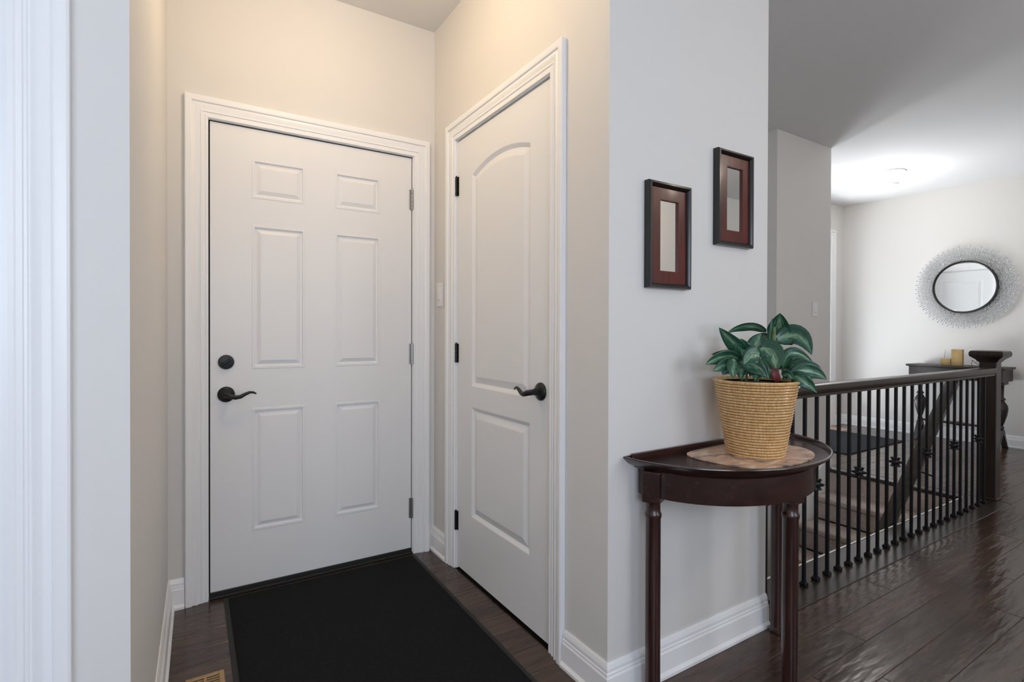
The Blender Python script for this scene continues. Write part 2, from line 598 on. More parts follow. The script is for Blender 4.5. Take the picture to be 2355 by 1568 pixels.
# baseboards ---------------------------------------------------------------
BB = [(0, 0), (.024, 0), (.024, .010), (.016, .020), (.015, .080), (.012, .086), (.012, .092), (.0095, .096), (.0095, .106), (.006, .117), (.003, .1235), (0, .1235)]


def baseboard(name, path, label):
    # path runs so that the room is on its right-hand side
    return struct(MB().sweep([(o_ + .0005, z + .0005) for o_, z in BB], path).build(name, 'white_trim'), label, 'baseboard')


CW = .084
baseboard('baseboard_alcove', [(-.093, YC), (-.0713, YA), (DA0 - .008 - CW - .002, YA)], 'white moulded baseboard left of the six-panel door')
baseboard('baseboard_corner', [(XB, YA), (XB, DB1 + .008 + CW + .002)], 'short white baseboard in the corner between the two doors')
baseboard('baseboard_corridor', [(XB, DB0 - .008 - CW - .002), (XB, YC), (XC, YC)], 'white baseboard wrapping the corner below the framed mirrors')
baseboard('baseboard_foyer', [(6.855, YFR), (XG, YFR), (XG, YBK)], 'white baseboard behind the console table')
baseboard('baseboard_hall', [(XG - .03, YBK), (XL, YBK), (XL, YC), (EJ0 - .11, YC)], 'white baseboard along the hall')

# ------------------------------------------------------------------ doors
CAS = [(0, 0), (0, .009), (.008, .010), (.011, .008), (.019, .009), (.022, .0125), (.026, .0125), (.028, .010), (.031, .0105), (.038, .0155), (.046, .0175), (.053, .015),
       (.0575, .0135), (.0590, .019), (.064, .0215), (.080, .0215), (.084, .019), (.084, 0)]


def casing(name, a0, a1, zt, W, parent, scale=1.0):
    """mitred casing round an opening a0..a1, 0..zt on a wall; W(a, z, d)"""
    n = len(CAS); vs = []
    for (w, t_) in CAS: vs.append(W(a0 - w * scale, .0006, t_ * scale))
    for (w, t_) in CAS: vs.append(W(a0 - w * scale, zt + w * scale, t_ * scale))
    for (w, t_) in CAS: vs.append(W(a1 + w * scale, zt + w * scale, t_ * scale))
    for (w, t_) in CAS: vs.append(W(a1 + w * scale, .0006, t_ * scale))
    mb = MB()
    fs = [(i * n + k, i * n + (k + 1) % n, (i + 1) * n + (k + 1) % n, (i + 1) * n + k) for i in range(3) for k in range(n)]
    fs += [tuple(range(n)), tuple(range(4 * n - 1, 3 * n - 1, -1))]
    mb.add(vs, fs)
    return mb.build(name, 'white_trim', parent, smooth=28)


def wbox(mb, W, a0, a1, z0, z1, d0, d1):
    p = [W(a_, z, d) for d in (d0, d1) for z in (z0, z1) for a_ in (a0, a1)]
    mb.add(p, [(0, 1, 3, 2), (4, 6, 7, 5), (0, 4, 5, 1), (2, 3, 7, 6), (0, 2, 6, 4), (1, 5, 7, 3)])
    return mb


def rect_outline(a0, a1, z0, z1):
    return lambda i: [(a0 + i, z0 + i), (a1 - i, z0 + i), (a1 - i, z1 - i), (a0 + i, z1 - i)]


def arch_outline(a0, a1, z0, zs, zc, n=14):
    hw = (a1 - a0) / 2; sag = zc - zs; RR = (hw * hw + sag * sag) / (2 * sag); cz = zc - RR; ca = (a0 + a1) / 2

    def f(i):
        h = hw - i
        pts = [(ca - h, z0 + i), (ca + h, z0 + i)]
        for k in range(n + 1):
            x = h - 2 * h * k / n
            pts.append((ca + x, cz + math.sqrt(max(0, (RR - i) ** 2 - x * x))))
        return pts
    return f


EMB = [(0, 0), (.002, .0015), (.011, .0015), (.0135, -.0065), (.020, -.0075), (.037, .0005), (.040, .0008)]
OVO = [(0, 0), (.003, -.001), (.017, -.0105), (.020, -.0105), (.047, -.002), (.050, -.0015)]


def lever_handle(parent, W, a0, z0, sgn, swell=1.0):
    """rose and curved lever; the lever points towards sgn * a"""
    c = Vector(W(a0, z0, 0)); out = (Vector(W(a0, z0, 1)) - c)
    al = (Vector(W(a0 + 1, z0, 0)) - c)
    h = empty('door_handle', c); h.parent = parent
    h.location = c - ORG[parent]
    ORG[h] = c
    ax = 'y' if abs(out.y) > .5 else 'x'
    sg = out.y if ax == 'y' else out.x
    rose = MB().lathe([(.0001, 0), (.034, 0), (.034, .004 * sg), (.031, .009 * sg), (.022, .013 * sg), (.014, .016 * sg), (.013, .030 * sg), (.0001, .030 * sg)], c, 28, ax, closed=False)
    rose.build('rose', 'black_iron', h, smooth=40)
    P = []
    for s_, zz, dd in ((-.004, 0, .022), (-.004, 0, .046), (.012, -.004, .055), (.034, -.010, .056), (.052, -.008, .054), (.070, .002, .052), (.088, .009, .050), (.102, .008, .048), (.114, .001, .046)):
        P.append(c + al * (sgn * s_) + Vector((0, 0, zz)) + out * dd)
    MB().tube(P, [.0105, .011, .011, .0095, .0085, .0072, .006, .0048, .003], 10).build('lever', 'black_iron', h, smooth=50)
    return h


def hinge(parent, W, a0, z0, mat, length=.095):
    c = Vector(W(a0, z0, .007))
    rr = .0065
    mb = MB()
    for k in range(5):
        z1 = -length / 2 + k * length / 5
        mb.lathe([(rr, z1 + .0006), (rr, z1 + length / 5 - .0006)], c, 10)
    mb.lathe([(.0035, length / 2), (.0045, length / 2 + .003), (.002, length / 2 + .006)], c, 8)
    wbox(mb, W, a0 - .014, a0 + .014, z0 - length / 2, z0 + length / 2, .0003, .002)
    return mb.build('hinge', mat, parent, smooth=40)


# door to the garage: six embossed panels
WA = lambda a_, z, d: (a_, YA + .010 - d, z)
WAw = lambda a_, z, d: (a_, YA - .0005 - d, z)
d1 = struct(empty('door_1', (.535, YA + .03, 0)), 'white six-panel door with black deadbolt and lever', 'door')
ZB = .028
mb = MB()
cols = [(.243, .468), (.602, .826)]
rows = [(.262, .812), (.987, 1.631), (1.748, 1.924)]
wbox(mb, WA, DA0, cols[0][0], ZB, DAT, -.044, 0)
wbox(mb, WA, cols[0][1], cols[1][0], ZB, DAT, -.044, 0)
wbox(mb, WA, cols[1][1], DA1, ZB, DAT, -.044, 0)
zz = [ZB] + [q for rw in rows for q in rw] + [DAT]
for k in range(0, len(zz), 2):
    for c_ in cols:
        wbox(mb, WA, c_[0], c_[1], zz[k], zz[k + 1], -.044, 0)
mb.build('leaf', 'white_door', d1)
for c_ in cols:
    for rw in rows:
        MB().rings(rect_outline(c_[0], c_[1], rw[0], rw[1]), EMB, .044, WA).build('panel', 'white_door', d1)
casing('casing', DA0 - .008, DA1 + .008, DAT + .008, WAw, d1)
mb = MB()
wbox(mb, WAw, DA0 - .0185, DA0 - .006, .001, DAT + .0185, -.11, -.0005)
wbox(mb, WAw, DA1 + .004, DA1 + .0185, .001, DAT + .0185, -.11, -.0005)
wbox(mb, WAw, DA0 - .006, DA1 + .004, DAT + .005, DAT + .0185, -.11, -.0005)
mb.build('jamb', 'white_trim', d1)
mb = MB()   # dark weather strip in the gap
wbox(mb, WA, DA0 - .0058, DA0 - .0004, ZB, DAT + .004, -.03, -.002)
wbox(mb, WA, DA0 - .0058, DA1, DAT + .0003, DAT + .0048, -.03, -.004)
wbox(mb, WA, DA1 + .0003, DA1 + .0036, ZB, DAT + .004, -.03, -.004)
lab(mb.build('weather_strip', 'gap_dark', d1), 'dark weather strip in the door gap')
mb = MB()
wbox(mb, WA, DA0 - .004, DA1 + .003, .006, .0275, -.03, .004)
wbox(mb, WA, DA0 - .004, DA1 + .003, .0015, .012, -.05, .020)
lab(mb.build('door_sweep', 'rubber_black', d1, bevel=.003), 'black rubber sweep and threshold')
for z in (1.840, 1.040, .236):
    lab(hinge(d1, WA, DA1 + .002, z, 'satin_nickel', .105), 'satin nickel hinge')
c = Vector(WA(.142, 1.021, 0))
db = MB().lathe([(.0001, 0), (.0315, 0), (.0315, -.006), (.029, -.011), (.015, -.013), (.0001, -.013)], c, 28, 'y', closed=False).build('deadbolt', 'black_iron', d1, smooth=40)
tb = MB().box(c.x - .021, c.y - .026, c.z - .006, c.x + .021, c.y - .0125, c.z + .006)
ca, sa = math.cos(.6), math.sin(.6)
tb.v = [Vector((c.x + (p.x - c.x) * ca - (p.z - c.z) * sa, p.y, c.z + (p.x - c.x) * sa + (p.z - c.z) * ca)) for p in tb.v]
tb.build('thumb_turn', 'black_iron', db, bevel=.004)
lever_handle(d1, WA, .142, .880, 1)

# closet door: arched top panel over a square one
WB = lambda a_, z, d: (XB + .006 - d, a_, z)
WBw = lambda a_, z, d: (XB - .0005 - d, a_, z)
d2 = struct(empty('door_2', (XB + .03, 1.92, 0)), 'white closet door with arched upper panel and black lever', 'door')
mb = MB()
ZB2 = .014
P0, P1 = 1.672, 2.158
wbox(mb, WB, DB0, P0, ZB2, DBT, -.036, 0)
wbox(mb, WB, P1, DB1, ZB2, DBT, -.036, 0)
wbox(mb, WB, P0, P1, ZB2, .294, -.036, 0)
wbox(mb, WB, P0, P1, .806, .902, -.036, 0)
ao = arch_outline(P0, P1, .902, 1.884, 1.930)
pts = ao(0)[2:]
for k in range(len(pts) - 1):
    q = [pts[k], pts[k + 1], (pts[k + 1][0], DBT), (pts[k][0], DBT)]
    mb.add([WB(p[0], p[1], d) for d in (-.036, 0) for p in q], [(0, 1, 2, 3), (7, 6, 5, 4), (0, 4, 5, 1), (1, 5, 6, 2), (2, 6, 7, 3), (3, 7, 4, 0)])
mb.build('leaf', 'white_door', d2)
MB().rings(ao, OVO, .036, WB).build('panel', 'white_door', d2)
MB().rings(rect_outline(P0, P1, .294, .806), OVO, .036, WB).build('panel', 'white_door', d2)
casing('casing', DB0 - .008, DB1 + .008, DBT + .010, WBw, d2)
mb = MB()
wbox(mb, WBw, DB0 - .0185, DB0 - .003, .001, DBT + .0185, -.105, -.0005)
wbox(mb, WBw, DB1 + .003, DB1 + .0185, .001, DBT + .0185, -.105, -.0005)
wbox(mb, WBw, DB0 - .003, DB1 + .003, DBT + .006, DBT + .0185, -.105, -.0005)
mb.build('jamb', 'white_trim', d2)
for z in (1.862, 1.052, .235):
    lab(hinge(d2, WB, DB1 + .002, z, 'black_iron', .092), 'black hinge')
lever_handle(d2, WB, 1.597, .934, 1)
mb = MB()
wbox(mb, WB, DB0 - .0030, DB0 + .0035, .900, .972, .0004, .0014)
lab(mb.build('latch_plate', 'black_iron', d2), 'black latch plate on the door edge')

# side doorway just left of the alcove
WE = lambda a_, z, d: (a_, YC + .03 - d, z)
WEw = lambda a_, z, d: (a_, YC - .0005 - d, z)
d3 = struct(empty('door_3', (-.68, YC + .05, 0)), 'white casing of the near side doorway beside the alcove', 'door')
casing('casing', EJ0, EJ1, 2.075, WEw, d3, .084 / .084)
mb = MB()
wbox(mb, WEw, EJ0 + .0005, EJ0 + .016, .001, 2.0745, -.11, -.0005)
wbox(mb, WEw, EJ1 - .016, EJ1 - .0005, .001, 2.0745, -.11, -.0005)
wbox(mb, WEw, EJ0 + .016, EJ1 - .016, 2.060, 2.0745, -.11, -.0005)
mb.build('jamb', 'white_trim', d3)
mb = MB()
E0, E1 = EJ0 + .019, EJ1 - .019
wbox(mb, WE, E0, E0 + .13, .012, 2.055, -.036, 0); wbox(mb, WE, E1 - .13, E1, .012, 2.055, -.036, 0)
wbox(mb, WE, E0 + .13, E1 - .13, .012, .25, -.036, 0); wbox(mb, WE, E0 + .13, E1 - .13, .86, 1.0, -.036, 0); wbox(mb, WE, E0 + .13, E1 - .13, 1.92, 2.055, -.036, 0)
mb.build('leaf', 'white_door', d3)
MB().rings(rect_outline(E0 + .13, E1 - .13, .25, .86), OVO, .036, WE).build('panel', 'white_door', d3)
MB().rings(rect_outline(E0 + .13, E1 - .13, 1.0, 1.92), OVO, .036, WE).build('panel', 'white_door', d3)

# coat-closet door in the foyer (seen in the round mirror)
WH = lambda a_, z, d: (XF1 - .02 + d, a_, z)
WHw = lambda a_, z, d: (XF1 + .0005 + d, a_, z)
d4 = struct(empty('door_4', (XF1 - .04, 2.945, 0)), 'white panelled foyer closet door reflected in the round mirror', 'door')
mb = MB()
H0, H1 = 2.60, 3.29
wbox(mb, WH, H0, H0 + .12, .012, 2.035, -.036, 0); wbox(mb, WH, H1 - .12, H1, .012, 2.035, -.036, 0)
wbox(mb, WH, H0 + .12, H1 - .12, .012, .25, -.036, 0); wbox(mb, WH, H0 + .12, H1 - .12, .84, .98, -.036, 0); wbox(mb, WH, H0 + .12, H1 - .12, 1.90, 2.035, -.036, 0)
mb.build('leaf', 'white_door', d4)
MB().rings(rect_outline(H0 + .12, H1 - .12, .25, .84), OVO, .036, WH).build('panel', 'white_door', d4)
MB().rings(rect_outline(H0 + .12, H1 - .12, .98, 1.90), OVO, .036, WH).build('panel', 'white_door', d4)
casing('casing', H0 - .012, H1 + .012, 2.05, WHw, d4)
mb = MB()
wbox(mb, WHw, 2.5805, H0 - .002, .001, 2.0595, -.095, -.0008); wbox(mb, WHw, H1 + .002, 3.3095, .001, 2.0595, -.095, -.0008); wbox(mb, WHw, H0 - .002, H1 + .002, 2.037, 2.0595, -.095, -.0008)
mb.build('jamb', 'white_trim', d4)

# glazed front entrance
WF = lambda a_, z, d: (a_, YFR + .04 - d, z)
WFw = lambda a_, z, d: (a_, YFR - .0005 - d, z)
d5 = struct(empty('door_5', (5.95, YFR + .06, 0)), 'white front entrance with tall glass and bright daylight', 'door')
casing('casing', 5.16, 6.757, 2.330, WFw, d5, 1.1)
mb = MB()
for q in ((5.142, 5.18), (5.47, 5.52), (6.40, 6.45), (6.72, 6.758)): wbox(mb, WF, q[0], q[1], .001, 2.344, -.07, .03)
for q in ((5.18, 5.47), (6.45, 6.72)):
    wbox(mb, WF, q[0], q[1], .001, .16, -.06, .02); wbox(mb, WF, q[0], q[1], 2.10, 2.14, -.06, .02); wbox(mb, WF, q[0], q[1], 2.31, 2.344, -.06, .02)
wbox(mb, WF, 5.52, 6.40, 2.10, 2.14, -.06, .02); wbox(mb, WF, 5.52, 6.40, 2.31, 2.344, -.06, .02)
mb.build('frame', 'white_trim', d5)
mb = MB()
wbox(mb, WF, 5.525, 5.66, .02, 2.095, -.04, 0); wbox(mb, WF, 6.26, 6.395, .02, 2.095, -.04, 0)
wbox(mb, WF, 5.66, 6.26, .02, .26, -.04, 0); wbox(mb, WF, 5.66, 6.26, 1.95, 2.095, -.04, 0)
mb.build('leaf', 'white_door', d5)
for q in ((5.18, 5.47, .16, 2.10), (6.45, 6.72, .16, 2.10), (5.66, 6.26, .26, 1.95), (5.18, 5.47, 2.14, 2.31), (6.45, 6.72, 2.14, 2.31), (5.52, 6.40, 2.14, 2.31)):
    mb = MB(); wbox(mb, WF, *q, -.025, -.019)
    mb.build('pane', 'window_glass', d5)


def window(name, x0, x1, label):
    w = struct(empty(name, ((x0 + x1) / 2, YBK - .06, WZ0)), label, 'window')
    Y = YBK
    mb = MB()
    f_ = .05
    mb.box(x0, Y - .10, WZ0, x0 + f_, Y - .02, WZ1); mb.box(x1 - f_, Y - .10, WZ0, x1, Y - .02, WZ1)
    mb.box(x0 + f_, Y - .10, WZ0, x1 - f_, Y - .02, WZ0 + f_); mb.box(x0 + f_, Y - .10, WZ1 - f_, x1 - f_, Y - .02, WZ1)
    xm = (x0 + x1) / 2
    mb.box(xm - .03, Y - .10, WZ0 + f_, xm + .03, Y - .02, WZ1 - f_)
    mb.build('window_frame', 'window_vinyl', w)
    MB().box(x0 - .05, Y - .0005, WZ0 - .03, x1 + .05, Y + .05, WZ0 - .002).build('window_sill', 'white_trim', w, bevel=.004)
    for q in ((x0 + f_, xm - .03), (xm + .03, x1 - f_)):
        MB().box(q[0], Y - .065, WZ0 + f_, q[1], Y - .06, WZ1 - f_).build('pane', 'window_glass', w)


window('window_1', WX0, WX1, 'wide white window in the hall facing the alcove')
window('added_window_2', VX0, VX1, 'narrower white window added for fill light, facing the half-round table')  # unseen window, added only to bring fill light into the hall

# ------------------------------------------------------------------ stairs
st = struct(empty('staircase', (XLAND, 1.9, 0)), 'beige carpeted stairs going down behind the railing', 'stairs')
RISE, RUN = .19, .232
for i in range(1, 13):
    xb = XLAND - RUN * (i - 1); xf = xb - RUN - .022
    yf = YF - .001 if xf > XF0 else 2.458
    z = -RISE * i
    mb = MB().box(xf, YST + .002, z - .045, xb - .0005, (YF - .024 if xf > XF0 else 2.436), z)
    mb.box(xb - RUN, YST + .002, z - RISE + .0005, xb - .0005, (YF - .024 if xf > XF0 else 2.436), z - .0455)
    mb.build('carpeted_step', 'carpet_stair', st, bevel=.016, seg=3)
mb = MB().box(XLAND - .022, YST + .002, -RISE + .001, XLAND - .0005, YF - .024, -.032)
mb.build('top_riser', 'carpet_stair', st)
sl = RISE / RUN
mb = MB().prism([(XLAND, .122), (XLAND + .035, .122), (XLAND + .035, .0005), (XLAND - .002, .0005), (XLAND - .002, -.3), (XF0 + .002, -(XLAND - XF0) * sl - .3), (XF0 + .002, -(XLAND - XF0) * sl + .16)], 'xz', YF - .022, YF - .001)
mb.build('skirt_board', 'white_trim', st, bevel=.003)
nose = struct(MB().box(XLAND - .030, YST + .001, -.030, XLAND + .072, YF - .001, 0).build('trim_1', 'dark_wood_rail', bevel=.008, seg=3), 'dark wood nosing at the top of the carpeted stairs', 'trim')
m = MB().box(XC + .001, 1.212, -.034, XLAND + .072, YST + .020, 0)
struct(m.build('trim_2', 'dark_wood_rail', bevel=.005, seg=2), 'dark wood border board under the balusters', 'trim')
struct(MB().box(XC + .001, YST + .008, .0006, XLAND - .03, YST + .018, .003).build('trim_3', 'white_trim', bevel=.003), 'white strip along the stairwell edge behind the balusters', 'trim')

# railing
YR = 1.3176
rl = tag(empty('stair_railing', (XC, YR, 0)), 'dark wood railing with black iron balusters guarding the stairwell', 'railing')
prof = [(-.020, .862), (.020, .862), (.020, .874), (.026, .878), (.031, .890), (.032, .902), (.026, .914), (.014, .920), (-.014, .920), (-.026, .914), (-.032, .902), (-.031, .890), (-.026, .878), (-.020, .874)]
NX, NY = 4.776, 1.340
MB().prism([(YR + p[0], p[1]) for p in prof], 'yz', XC + .001, NX - .046).build('handrail', 'dark_wood_rail', rl, smooth=35)
nw = MB().box(NX - .047, NY - .047, .0006, NX + .047, NY + .047, .985)
nw = nw.build('newel_post', 'newel_wood', rl, bevel=.003)
mb = MB().box(NX - .056, NY - .056, .0006, NX + .056, NY + .056, .012)
mb.build('base_trim', 'newel_wood', nw, bevel=.004)
mb = MB()
capp = [(.048, .952), (.054, .958), (.062, .970), (.078, .984), (.089, .993), (.092, 1.004), (.092, 1.018), (.086, 1.030), (.074, 1.034), (.02, 1.035)]
vs = []
for (h_, z) in capp: vs += [(NX - h_, NY - h_, z), (NX + h_, NY - h_, z), (NX + h_, NY + h_, z), (NX - h_, NY + h_, z)]
fs = [(k * 4 + i, k * 4 + (i + 1) % 4, k * 4 + 4 + (i + 1) % 4, k * 4 + 4 + i) for k in range(len(capp) - 1) for i in range(4)]
n_ = len(capp) * 4
fs += [(3, 2, 1, 0), (n_ - 4, n_ - 3, n_ - 2, n_ - 1)]
mb.add(vs, fs)
mb.build('cap', 'newel_wood', nw, smooth=30)
BX0 = 2.393 - .4
hb = .0066
bal_me = shoe_me = knob_me = None
for i in range(27):
    x = BX0 + .1 * i
    if i == 0:
        b = MB().box(x - hb, YR - hb, .0008, x + hb, YR + hb, .868).build('baluster', 'baluster_iron', rl)
        sh = MB().box(x - .015, YR - .015, .0007, x + .015, YR + .015, .016)
        sh.box(x - .010, YR - .010, .016, x + .010, YR + .010, .022)
        sh = sh.build('shoe', 'baluster_iron', b, bevel=.003)
        bal0, sh0 = b, sh
    else:
        b = bal0.copy(); COL.objects.link(b); b.location.x = .1 * i
        sh = sh0.copy(); COL.objects.link(sh); sh.parent = b
    if i % 4 == 1:
        if knob_me is None:
            k = MB().lathe([(.007, .425), (.012, .431), (.019, .440), (.021, .449), (.019, .458), (.012, .467), (.007, .473)], (BX0, YR, 0), 12)
            for q in range(8):
                an = q * math.pi / 4
                for el, L in ((0, .037), (.85, .034), (-.85, .034)):
                    dv = Vector((math.cos(an + (.39 if el else 0)) * math.cos(el), math.sin(an + (.39 if el else 0)) * math.cos(el), math.sin(el)))
                    p0 = Vector((BX0, YR, .449))
                    k.tube([p0 + dv * .014, p0 + dv * .024, p0 + dv * L], [.0055, .0055, .0012], 5)
            ko = k.build('knuckle', 'baluster_iron', rl, smooth=40)
            ko.parent = b
            knob_me = ko
        else:
            ko = knob_me.copy(); COL.objects.link(ko); ko.parent = b

# sloping wall rail going down the stairs
hr = tag(empty('stair_handrail', (4.62, 1.50, -.19)), 'sloping dark wood handrail going down with the carpeted stairs', 'handrail')
A0, A1 = Vector((4.68, 1.50, .862)), Vector((2.60, 1.50, .862 - (4.68 - 2.60) * .845))
mb = MB()
dd = (A1 - A0).normalized(); nn = Vector((0, 1, 0)); uu = nn.cross(dd).normalized()
if uu.z < 0: uu = -uu
hp = [(-.020, -.058), (.020, -.058), (.023, -.022), (.034, -.006), (.036, .012), (.028, .028), (.010, .035), (-.010, .035), (-.028, .028), (-.036, .012), (-.034, -.006), (-.023, -.022)]
vs = [P_ + nn * p[0] + uu * p[1] for P_ in (A0, A1) for p in hp]
n_ = len(hp)
mb.add(vs, [tuple(range(n_)), tuple(range(2 * n_ - 1, n_ - 1, -1))] + [(i, (i + 1) % n_, n_ + (i + 1) % n_, n_ + i) for i in range(n_)])
mb.build('rail', 'dark_wood_rail', hr, smooth=35)
for tt in (.30, .62, .92):
    P_ = A0.lerp(A1, tt)
    if P_.z > .1:
        MB().tube([P_ + uu * -.04, P_ + Vector((0, 0, -.08)), P_ + Vector((0, -.10, -.10))], .006, 8).build('bracket', 'black_iron', hr, smooth=50)
    else:
        q = MB().tube([P_ + uu * -.04, P_ + Vector((0, -.01, -.09)), Vector((P_.x, YST + .002, P_.z - .11))], .006, 8)
        q.build('bracket', 'black_iron', hr, smooth=50)

# ------------------------------------------------------------------ half-round hall table
TX, TYB = 1.60, YC - .004
TA, TB = .425, .365
tbl = tag(empty('hall_table', (TX, 1.05, 0)), 'dark mahogany half-round table with three turned legs under the plant', 'table')


def half(a_, b_, yb, n=36):
    return [(TX + a_ * math.cos(math.pi * k / n), yb - b_ * math.sin(math.pi * k / n)) for k in range(n + 1)]


def stack(mb, loops):
    """loops: list of (pts2d, z): skin of successive outlines, first and last capped"""
    n = len(loops[0][0]); vs = []
    for pts_, z in loops: vs += [(p[0], p[1], z) for p in pts_]
    fs = [tuple(range(n))]
    for L in range(len(loops) - 1):
        for k in range(n):
            fs.append((L * n + k, L * n + (k + 1) % n, (L + 1) * n + (k + 1) % n, (L + 1) * n + k))
    L = len(loops) - 1
    fs.append(tuple(range((L + 1) * n - 1, L * n - 1, -1)))
    mb.add(vs, fs)
    return mb


mb = MB()
stack(mb, [(half(TA - .050, TB - .050, TYB), .722), (half(TA - .046, TB - .046, TYB), .728), (half(TA - .040, TB - .040, TYB), .730), (half(TA - .022, TB - .022, TYB), .738), (half(TA - .006, TB - .006, TYB), .752),
           (half(TA, TB, TYB), .758), (half(TA - .001, TB - .001, TYB), .7615), (half(TA - .006, TB - .006, TYB), .762), (half(TA - .014, TB - .014, TYB - .006), .757), (half(TA - .024, TB - .024, TYB - .016), .748)])
mb.build('table_top', 'mahogany', tbl, smooth=50)
# small back lip rising against the wall
mb = MB().box(TX - TA + .03, TYB - .011, .750, TX + TA - .03, TYB - .001, .768)
mb.build('back_lip', 'mahogany', tbl, bevel=.003)
mb = MB()
ap_o, ap_i = half(TA - .058, TB - .058, TYB - .010), half(TA - .078, TB - .078, TYB - .010)
mb.prism(ap_o + ap_i[::-1], 'xy', .640, .7215)
mb.box(TX - TA + .08, TYB - .026, .640, TX + TA - .08, TYB - .0105, .7215)
mb.build('apron', 'mahogany', tbl, smooth=40)


def table_leg(x, y, ang):
    P_ = [(.0001, .0006), (.020, .0006), (.026, .006), (.027, .014), (.024, .022), (.0225, .030), (.0235, .050), (.0235, .20), (.0235, .42), (.0235, .570), (.0250, .573), (.0262, .580), (.0250, .587),
          (.0220, .592), (.0220, .612), (.0245, .624), (.0280, .630), (.0001, .630)]
    l = MB().lathe(P_, (x, y, 0), 24, closed=False).build('leg', 'mahogany_leg', tbl, smooth=38)
    mb = MB().box(-.029, -.029, .622, .029, .029, .7213)
    mb.v = [Vector((x + p.x * math.cos(ang) - p.y * math.sin(ang), y + p.x * math.sin(ang) + p.y * math.cos(ang), p.z)) for p in mb.v]
    mb.build('leg_block', 'mahogany', l, bevel=.004)


table_leg(1.252, 1.165, R(25))
table_leg(1.930, 1.165, R(-25))
table_leg(1.618, .934, 0)

# placemat under the basket
out = [(1.470, 1.190), (1.418, 1.172), (1.400, 1.130), (1.404, 1.060), (1.420, .985), (1.455, .935), (1.520, .908), (1.600, .902), (1.680, .909), (1.745, .928), (1.800, .968), (1.832, 1.020), (1.822, 1.075), (1.800, 1.130), (1.770, 1.185), (1.66, 1.194), (1.56, 1.192)]


def smooth_loop(pts_, it=2):
    for _ in range(it):
        q = []
        for k in range(len(pts_)):
            p0, p1 = Vector(pts_[k]), Vector(pts_[(k + 1) % len(pts_)])
            q += [tuple(p0 * .75 + p1 * .25), tuple(p0 * .25 + p1 * .75)]
        pts_ = q
    return pts_


out = [(1.612 + (p[0] - 1.612) * 1.045, p[1]) for p in out]
lp = smooth_loop(out, 1)
pm = MB().prism(lp, 'xy', .7485, .7525).build('placemat', 'placemat_print', loc=(1.6, 1.05, .7485))
tag(pm, 'stone and wood print placemat under the plant basket', 'placemat')

# ------------------------------------------------------------------ plant in a bamboo basket
PX, PY, PZ = 1.614, 1.054, .753
RB, RT, PH = .090, .131, .247
pl = tag(empty('potted_plant', (PX, PY, PZ)), 'variegated green leafy plant in a honey bamboo basket on the table', 'potted plant')
bk = MB().lathe([(.0001, 0), (RB - .006, 0), (RT - .006, PH - .004), (RT - .012, PH - .004), (RB - .012, .01), (.0001, .01)], (PX, PY, PZ), 40, closed=False).build('basket', 'gap_dark', pl, smooth=40)
lab(bk, 'dark woven lining behind the bamboo bands')
NBAND = 27
nseg = 48
for k in range(NBAND):
    z0 = PH * k / NBAND; z1 = PH * (k + 1) / NBAND - .0019
    r0 = RB + (RT - RB) * z0 / PH; r1 = RB + (RT - RB) * z1 / PH
    ra = random.uniform(-.0006, .0006)
    mb = MB()
    pr = [(r0 - .005, z0), (r0 + ra - .0006, z0), (r0 + ra + .0008, z0 + .0022), (r1 + ra + .0008, z1 - .0022), (r1 + ra - .0006, z1), (r1 - .005, z1)]
    if k == NBAND - 1: pr = [(r0 - .012, z0), (r0 + .002, z0), (r0 + .004, z0 + .003), (r1 + .004, z1 - .001), (r1 + .001, z1 + .002), (r1 - .012, z1 + .002)]
    mm = len(pr)
    vs = []; fs = []
    for i in range(nseg + 1):
        an = 2 * math.pi * i / nseg
        for j, (rr, h_) in enumerate(pr):
            mb.uv[len(vs)] = (i / nseg, j / mm)
            vs.append((PX + rr * math.cos(an), PY + rr * math.sin(an), PZ + h_))
    for i in range(nseg):
        for j in range(mm):
            fs.append((i * mm + j, (i + 1) * mm + j, (i + 1) * mm + (j + 1) % mm, i * mm + (j + 1) % mm))
    mb.add(vs, fs)
    mb.build('bamboo_band', 'bamboo', bk, smooth=30, recalc=False)
MB().lathe([(.0001, PH - .008), (.06, PH - .010), (RT - .015, PH - .016), (RT - .02, PH - .06), (.0001, PH - .06)], (PX, PY, PZ), 24, closed=False).build('soil', 'soil', pl, smooth=60)
D0 = (Vector((PX, PY, CAM_H)) - Vector((0, 0, CAM_H))).dot(fw)      # depth of the pot axis


